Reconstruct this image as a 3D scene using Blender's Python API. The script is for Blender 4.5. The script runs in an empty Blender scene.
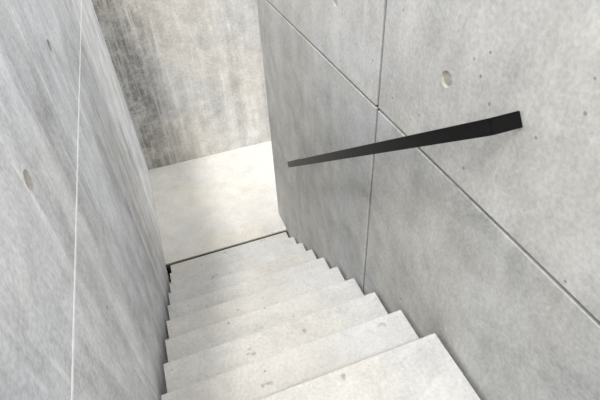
import bpy, bmesh, math, random
from mathutils import Matrix, Vector
random.seed(4)
S=3.2
def P(x,y,d): return Vector((x*S,y*S,(1-d)*S))
sc=bpy.context.scene
sc.view_settings.view_transform='Standard'
sc.view_settings.look='None'

# ---------------- camera
f=445.0
D=Vector((30,510,445)).normalized()
F=Vector((-214,-375,445)); F=(F-D*F.dot(D)).normalized()
R=D.cross(F).normalized()
if R.x<0: R=-R
cx=Vector((R.x,F.x,-D.x)); cy=Vector((R.y,F.y,-D.y)); cz=Vector((R.z,F.z,-D.z))
M=Matrix((( cx.x,-cy.x,-cz.x,0),(cx.y,-cy.y,-cz.y,0),(cx.z,-cy.z,-cz.z,S),(0,0,0,1)))
cam=bpy.data.cameras.new('camera'); co=bpy.data.objects.new('camera',cam)
sc.collection.objects.link(co); co.matrix_world=M
cam.sensor_width=36; cam.lens=36*f/600; cam.clip_start=0.02
sc.camera=co

# ---------------- materials
def concrete(name,base,large=.25,streak=.2,fine=.12,pits=.5,bump=.35,stains=(),seed=0.0,spots=0.0,warm=.5,pitden=.88,blotch=0.0):
    m=bpy.data.materials.new(name); m.use_nodes=True
    nt=m.node_tree; N=nt.nodes; L=nt.links
    b=N['Principled BSDF']; b.inputs['Roughness'].default_value=.85
    b.inputs['Specular IOR Level'].default_value=.25
    tc=N.new('ShaderNodeTexCoord')
    mp0=N.new('ShaderNodeMapping'); mp0.inputs['Location'].default_value=(seed,seed*1.7,seed*.6)
    L.new(tc.outputs['Object'],mp0.inputs[0])
    co_=mp0.outputs[0]
    def math_(op,a,b_=None,clamp=False):
        n=N.new('ShaderNodeMath'); n.operation=op; n.use_clamp=clamp
        for i,v in enumerate((a,b_)):
            if v is None: continue
            if isinstance(v,(int,float)): n.inputs[i].default_value=v
            else: L.new(v,n.inputs[i])
        return n.outputs[0]
    def noise(scale,detail=5,rough=.55,vec=None,sc3=None,dist=0):
        n=N.new('ShaderNodeTexNoise'); n.inputs['Scale'].default_value=scale
        n.inputs['Detail'].default_value=detail; n.inputs['Roughness'].default_value=rough
        n.inputs['Distortion'].default_value=dist
        v=co_
        if sc3:
            mp=N.new('ShaderNodeMapping'); mp.inputs['Scale'].default_value=sc3; L.new(co_,mp.inputs[0]); v=mp.outputs[0]
        L.new(v,n.inputs['Vector']); return n.outputs[0]
    def ramp(src,a,b_,c=0.0,d=1.0):
        n=N.new('ShaderNodeMapRange'); n.interpolation_type='SMOOTHSTEP'
        n.inputs[1].default_value=a;n.inputs[2].default_value=b_;n.inputs[3].default_value=c;n.inputs[4].default_value=d
        L.new(src,n.inputs[0]); return n.outputs[0]
    nl=noise(1.3,8,.6,dist=.4); nm=noise(7,6,.65); nf=noise(70,3,.7); n4=noise(3.2,9,.7,dist=.8)
    v=math_('ADD',1.0,math_('MULTIPLY',math_('SUBTRACT',ramp(nl,.3,.7),.5),large))
    v=math_('ADD',v,math_('MULTIPLY',math_('SUBTRACT',ramp(n4,.36,.64),.5),large*.8))
    if streak:
        ns=noise(1.0,6,.65,sc3=(7,7,.55))
        v=math_('ADD',v,math_('MULTIPLY',math_('SUBTRACT',ramp(ns,.3,.7),.5),streak))
        nw=noise(1.0,8,.75,sc3=(16,16,1.3)); 
        v=math_('ADD',v,math_('MULTIPLY',ramp(nw,.54,.66),streak*.8))
    if blotch:
        nb=noise(2.3,11,.72,dist=1.4)
        v=math_('SUBTRACT',v,math_('MULTIPLY',ramp(nb,.53,.57),blotch))
        nb2=noise(4.1,12,.75,dist=.6)
        v=math_('ADD',v,math_('MULTIPLY',ramp(nb2,.57,.60),blotch*.8))
    v=math_('ADD',v,math_('MULTIPLY',math_('SUBTRACT',nm,.5),fine*2.4))
    v=math_('ADD',v,math_('MULTIPLY',math_('SUBTRACT',nf,.5),fine*3.0))
    vo=N.new('ShaderNodeTexVoronoi'); vo.inputs['Scale'].default_value=22; L.new(co_,vo.inputs['Vector'])
    sep=N.new('ShaderNodeSeparateColor'); L.new(vo.outputs['Color'],sep.inputs[0])
    rad=math_('MULTIPLY',ramp(sep.outputs[0],.82,1.0),.12)
    pit=math_('SUBTRACT',1.0,ramp(math_('SUBTRACT',vo.outputs['Distance'],rad),-.06,.03),clamp=True)
    pit=math_('MULTIPLY',pit,math_('GREATER_THAN',sep.outputs[0],pitden))
    v=math_('MULTIPLY',v,math_('SUBTRACT',1.0,math_('MULTIPLY',pit,pits)))
    if spots:
        n2=noise(11,3,.5); sp=ramp(n2,.66,.74)
        v=math_('MULTIPLY',v,math_('SUBTRACT',1.0,math_('MULTIPLY',sp,spots)))
    sx=N.new('ShaderNodeSeparateXYZ'); L.new(tc.outputs['Object'],sx.inputs[0])
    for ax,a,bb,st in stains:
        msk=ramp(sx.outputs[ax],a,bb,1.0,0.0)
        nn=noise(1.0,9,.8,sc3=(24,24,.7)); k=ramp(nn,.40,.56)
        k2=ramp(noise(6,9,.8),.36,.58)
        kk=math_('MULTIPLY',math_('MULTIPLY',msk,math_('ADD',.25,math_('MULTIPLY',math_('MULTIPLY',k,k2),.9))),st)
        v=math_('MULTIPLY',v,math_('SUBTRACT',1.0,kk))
    mx=N.new('ShaderNodeMix'); mx.data_type='RGBA'
    mx.inputs[6].default_value=(base[0]*(1+.03*warm),base[1],base[2]*(1-.07*warm),1)
    mx.inputs[7].default_value=(base[0]*(1-.01),base[1],base[2]*1.01,1)
    L.new(ramp(noise(1.1,4,.5,dist=.3),.4,.6),mx.inputs[0])
    vs=N.new('ShaderNodeVectorMath'); vs.operation='SCALE'
    L.new(mx.outputs[2],vs.inputs[0]); L.new(v,vs.inputs['Scale'])
    L.new(vs.outputs[0],b.inputs['Base Color'])
    h=math_('ADD',math_('MULTIPLY',nm,.6),math_('MULTIPLY',nf,.25)); h=math_('SUBTRACT',h,math_('MULTIPLY',pit,.8))
    bp=N.new('ShaderNodeBump'); bp.inputs['Strength'].default_value=bump; bp.inputs['Distance'].default_value=.006
    L.new(h,bp.inputs['Height']); L.new(bp.outputs[0],b.inputs['Normal'])
    return m
def plain(name,col,rough=.5,metal=0,nscale=40,amt=.15,spec=.5):
    m=bpy.data.materials.new(name); m.use_nodes=True
    nt=m.node_tree;N=nt.nodes;L=nt.links;b=N['Principled BSDF']
    b.inputs['Roughness'].default_value=rough;b.inputs['Metallic'].default_value=metal
    b.inputs['Specular IOR Level'].default_value=spec
    n=N.new('ShaderNodeTexNoise');n.inputs['Scale'].default_value=nscale
    r=N.new('ShaderNodeMapRange');r.inputs[3].default_value=1-amt;r.inputs[4].default_value=1+amt
    v=N.new('ShaderNodeVectorMath');v.operation='SCALE';v.inputs[0].default_value=col
    tc=N.new('ShaderNodeTexCoord');L.new(tc.outputs['Object'],n.inputs['Vector'])
    L.new(n.outputs[0],r.inputs[0]);L.new(r.outputs[0],v.inputs['Scale']);L.new(v.outputs[0],b.inputs['Base Color'])
    return m
m_right=concrete('concrete_right',(.59,.585,.575),large=.12,streak=.09,fine=.22,pits=.45,seed=3.1,blotch=.06)
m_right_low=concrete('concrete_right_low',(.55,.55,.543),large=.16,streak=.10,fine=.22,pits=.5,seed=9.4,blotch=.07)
m_left=concrete('concrete_left',(.66,.67,.69),large=.2,streak=.32,fine=.26,pits=.35,seed=1.2,warm=.2,blotch=.07)
m_far=concrete('concrete_far',(.59,.575,.55),large=.10,streak=.2,fine=.28,pits=.4,seed=5.3,
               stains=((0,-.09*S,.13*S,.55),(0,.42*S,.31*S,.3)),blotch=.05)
m_step=concrete('concrete_steps',(.67,.66,.64),large=.06,streak=.0,fine=.17,pits=.45,seed=2.2,spots=.4,blotch=.06)
m_floor=concrete('concrete_floor',(.76,.735,.69),large=.06,streak=.0,fine=.15,pits=.2,seed=7.7,spots=.06,blotch=.05)
m_core=plain('joint_core',(.04,.04,.037),.95)
m_fin=plain('joint_fin',(.90,.90,.89),.8)
m_plug=concrete('plug_mortar',(.50,.475,.44),large=.1,streak=0,fine=.3,pits=.3,seed=8)
m_black=plain('black_painted_steel',(.004,.0042,.0042),.35,0,60,.3,.18)

def finish(bm,name,mats):
    me=bpy.data.meshes.new(name); bm.normal_update(); bm.to_mesh(me); bm.free()
    for m in mats: me.materials.append(m)
    o=bpy.data.objects.new(name,me); sc.collection.objects.link(o); return o
def box(bm,lo,hi,mi=0,bev=0):
    vs=[bm.verts.new((x,y,z)) for x in (lo[0],hi[0]) for y in (lo[1],hi[1]) for z in (lo[2],hi[2])]
    idx=[(0,1,3,2),(4,6,7,5),(0,4,5,1),(2,3,7,6),(0,2,6,4),(1,5,7,3)]
    fs=[bm.faces.new([vs[i] for i in q]) for q in idx]
    for q in fs: q.material_index=mi
    if bev:
        es=list({e for q in fs for e in q.edges})
        r=bmesh.ops.bevel(bm,geom=es,offset=bev,segments=2,affect='EDGES',profile=.5)
        for q in r['faces']: q.material_index=mi
    return fs
def pit(bm,c,r,nrm,mi):
    n=28; prof=[(1.0,0.0004),(.95,-.002),(.80,-.010),(.72,-.0095)]
    rings=[]
    for rr,h in prof:
        rings.append([bm.verts.new((c[0]+nrm*h,c[1]+math.cos(2*math.pi*i/n)*rr*r,c[2]+math.sin(2*math.pi*i/n)*rr*r)) for i in range(n)])
    for a,b in zip(rings,rings[1:]):
        for i in range(n):
            q=bm.faces.new((a[i],a[(i+1)%n],b[(i+1)%n],b[i])); q.material_index=mi; q.smooth=True
    cen=bm.verts.new((c[0]-nrm*.004,c[1],c[2]))
    for i in range(n):
        q=bm.faces.new((rings[-1][i],rings[-1][(i+1)%n],cen)); q.material_index=mi; q.smooth=True

def cut_holes(o,holes,depth=.02):
    bm=bmesh.new()
    for (x,y,z,r) in holes:
        rt=Matrix.Translation((x,y,z))@Matrix.Rotation(math.pi/2,4,'Y')
        bmesh.ops.create_cone(bm,cap_ends=True,segments=28,radius1=r*.985,radius2=r*.985,depth=depth*2,matrix=rt)
    c=finish(bm,'cutter',[])
    md=o.modifiers.new('b','BOOLEAN'); md.object=c; md.operation='DIFFERENCE'; md.solver='EXACT'
    dg=bpy.context.evaluated_depsgraph_get(); me=bpy.data.meshes.new_from_object(o.evaluated_get(dg))
    o.modifiers.clear(); o.data=me
    bpy.data.objects.remove(c)
def add_pits(o,holes,nrm,mi):
    bm=bmesh.new(); bm.from_mesh(o.data)
    for (x,y,z,r) in holes: pit(bm,(x,y,z),r,nrm,mi)
    bm.to_mesh(o.data); bm.free()

XL=-.117; XR=.267; YF=1.486; YE=1.06; TOP=-.12; BACK=-1.0
# ---------------- wall_right : cast panels with open joints on a core
def panels(x0,x1,ys,ds,gap,vgap,mat_of,bev):
    bm=bmesh.new()
    for i in range(len(ys)-1):
        for j in range(len(ds)-1):
            g=gap/2; gv=vgap/2
            lo=P(x0,ys[i],ds[j+1]); hi=P(x1,ys[i+1],ds[j])
            box(bm,(lo.x,lo.y+(gv if i else 0),lo.z+g),(hi.x,hi.y-(gv if i<len(ys)-2 else 0),hi.z-g),mat_of(i,j),bev)
    return bm
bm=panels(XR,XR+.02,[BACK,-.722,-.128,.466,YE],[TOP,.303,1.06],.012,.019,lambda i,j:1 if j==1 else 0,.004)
wr=finish(bm,'wall_right',[m_right,m_right_low,m_core,m_plug])
hr=[]
for y in (.335,.607,.88,.06,-.21):
    p=P(XR,y,.204); hr.append((p.x,p.y,p.z,.028))
for y,d,r in ((.3446,.575,.014),(.62,.565,.012),(.9,.575,.012),(.20,.54,.010)):
    p=P(XR,y,d); hr.append((p.x,p.y,p.z,r))
cut_holes(wr,hr); add_pits(wr,hr,-1,3)
bm=bmesh.new(); bm.from_mesh(wr.data)
a=P(XR+.0085,BACK,1.06); b=P(XR+.06,YE-.001,TOP+.002)
box(bm,(a.x-.015,a.y,a.z),(b.x,b.y,b.z),2)
bm.to_mesh(wr.data); bm.free()

# ---------------- wall_left
LT=.06
bm=panels(XL-.02,XL,[BACK,-.722,-.128,YF],[LT,.312,1.06],.003,.003,lambda i,j:0,.001)
wl=finish(bm,'wall_left',[m_left,m_fin,m_core,m_plug])
hl=[]
for y in (.341,.64,.93,1.2,.05):
    p=P(XL,y,.2125); hl.append((p.x,p.y,p.z,.028))
p=P(XL,.357,.406); hl.append((p.x,p.y,p.z,.008))
p=P(XL,.30,.70); hl.append((p.x,p.y,p.z,.008))
cut_holes(wl,hl); add_pits(wl,hl,1,3)
bm=bmesh.new(); bm.from_mesh(wl.data)
a=P(XL-.06,BACK,1.06); b=P(XL-.0085,YF,LT+.002); box(bm,(a.x,a.y,a.z),(b.x,b.y,b.z),2)
a=P(XL,BACK,.312); box(bm,(a.x-.01,a.y,a.z-.004),(a.x+.003,P(0,YF,0).y,a.z+.004),1)
bm.to_mesh(wl.data); bm.free()

# ---------------- wall_far (vertical formwork boards with tiny steps)
bm=bmesh.new()
a=P(XL-.06,YF,1.06); b=P(1.6,YF+.08,TOP)
x=a.x
while x<b.x:
    w=.09+random.random()*.05
    off=random.uniform(0,.0022)
    box(bm,(x,a.y+off,a.z),(min(x+w,b.x),b.y,b.z),0)
    x+=w
wf=finish(bm,'wall_far',[m_far])

# ---------------- staircase (upper landing + 9 risers)
SL=-.104; SR=.2610
g=.07888; r=.0522; y0=.2562; d0=.53
K0=0
prof=[(BACK,d0)]
for k in range(K0,10):
    y=y0+k*g; d=d0+k*r
    prof.append((y,d))
    if k<9: prof.append((y-.003,d+r))   # risers raked slightly back under the nosing
bot=[(y0+9*g,1.05),(y0+8*g,1.05),(y0+K0*g,d0+K0*r+.13),(BACK,d0+K0*r+.13)]
poly=prof+bot
bm=bmesh.new()
va=[bm.verts.new(P(SL,*q)) for q in poly]; vb=[bm.verts.new(P(SR,*q)) for q in poly]
n=len(poly)
bm.faces.new(va); bm.faces.new(list(reversed(vb)))
for i in range(n): bm.faces.new((va[i],vb[i],vb[(i+1)%n],va[(i+1)%n]))
bmesh.ops.recalc_face_normals(bm,faces=bm.faces)
st=finish(bm,'staircase',[m_step])
md=st.modifiers.new('bev','BEVEL'); md.width=.004; md.segments=2; md.limit_method='ANGLE'; md.angle_limit=math.radians(40)

# ---------------- floor (landing) + base, with recessed dark strip painting the gap's shade at the stair foot
bm=bmesh.new()
a=P(XL,y0+9*g+.012,1.05); b=P(1.6,YF,1.0025)
box(bm,(a.x,a.y,a.z),(b.x,b.y,b.z),0,.003)
a=P(XL,y0+9*g+.0005,1.05); b=P(XR,y0+9*g+.0115,1.007)
box(bm,(a.x,a.y,a.z),(b.x,b.y,b.z),1)
fl=finish(bm,'floor',[m_floor,m_core])
bm=bmesh.new()
a=P(XL-.06,BACK,1.10); b=P(1.6,YF+.08,1.06)
box(bm,(a.x,a.y,a.z),(b.x,b.y,b.z),0)
finish(bm,'dark_base_slab',[m_core])  # added below the stairs, coloured near-black to paint shade into the gaps

# ---------------- handrail : rectangular steel bar with mitred returns into the wall
bm=bmesh.new()
hh=.044; hw=.022
xo=.2373*S+hw/2; xw=XR*S
A=P(0,.2368,.1894+.0060); B=P(0,.804,.6133+.0055)
dirv=(B-A).normalized(); up=Vector((0,-dirv.z,dirv.y))
if up.z<0: up=-up
def ring(cs): return [bm.verts.new(c) for c in cs]
def rect_perp(x,yc,zc):
    c=Vector((x,yc,zc)); u=up*hh/2; w=dirv*hw/2
    return [c-w-u,c+w-u,c+w+u,c-w+u]
def mitre(c,s):
    u=up*hh/2
    o=Vector((-hw/2,0,0))-dirv*s*hw/2; i=Vector((hw/2,0,0))+dirv*s*hw/2
    if s>0: q=[c+o-u,c+i-u,c+i+u,c+o+u]
    else: q=[c+i-u,c+o-u,c+o+u,c+i+u]
    return q
ca=Vector((xo,A.y,A.z)); cb=Vector((xo,B.y,B.z))
r0=ring(rect_perp(xw-.001,A.y,A.z)); r1=ring(mitre(ca,1))
r2=ring([mitre(cb,-1)[i] for i in (1,0,3,2)]); r3=ring([rect_perp(xw-.001,B.y,B.z)[i] for i in (1,0,3,2)])
for p_,q_ in ((r0,r1),(r1,r2),(r2,r3)):
    for i in range(4): bm.faces.new((p_[i],p_[(i+1)%4],q_[(i+1)%4],q_[i]))
bm.faces.new(r0); bm.faces.new(list(reversed(r3)))
bmesh.ops.recalc_face_normals(bm,faces=bm.faces)
bmesh.ops.bevel(bm,geom=list(bm.edges),offset=.0015,segments=2,affect='EDGES')
hr_o=finish(bm,'handrail',[m_black])

# ---------------- light
w=bpy.data.worlds.new('sky'); sc.world=w; w.use_nodes=True
bg=w.node_tree.nodes['Background']; bg.inputs[0].default_value=(.99,.995,1,1); bg.inputs[1].default_value=1.62
s=bpy.data.lights.new('sun','SUN'); s.energy=1.7; s.angle=math.radians(7); s.color=(1,.98,.95)
so=bpy.data.objects.new('sun',s); sc.collection.objects.link(so)
so.rotation_euler=Vector((.036,.092,-.185)).to_track_quat('-Z','Y').to_euler()
so.location=(0,-3,8)
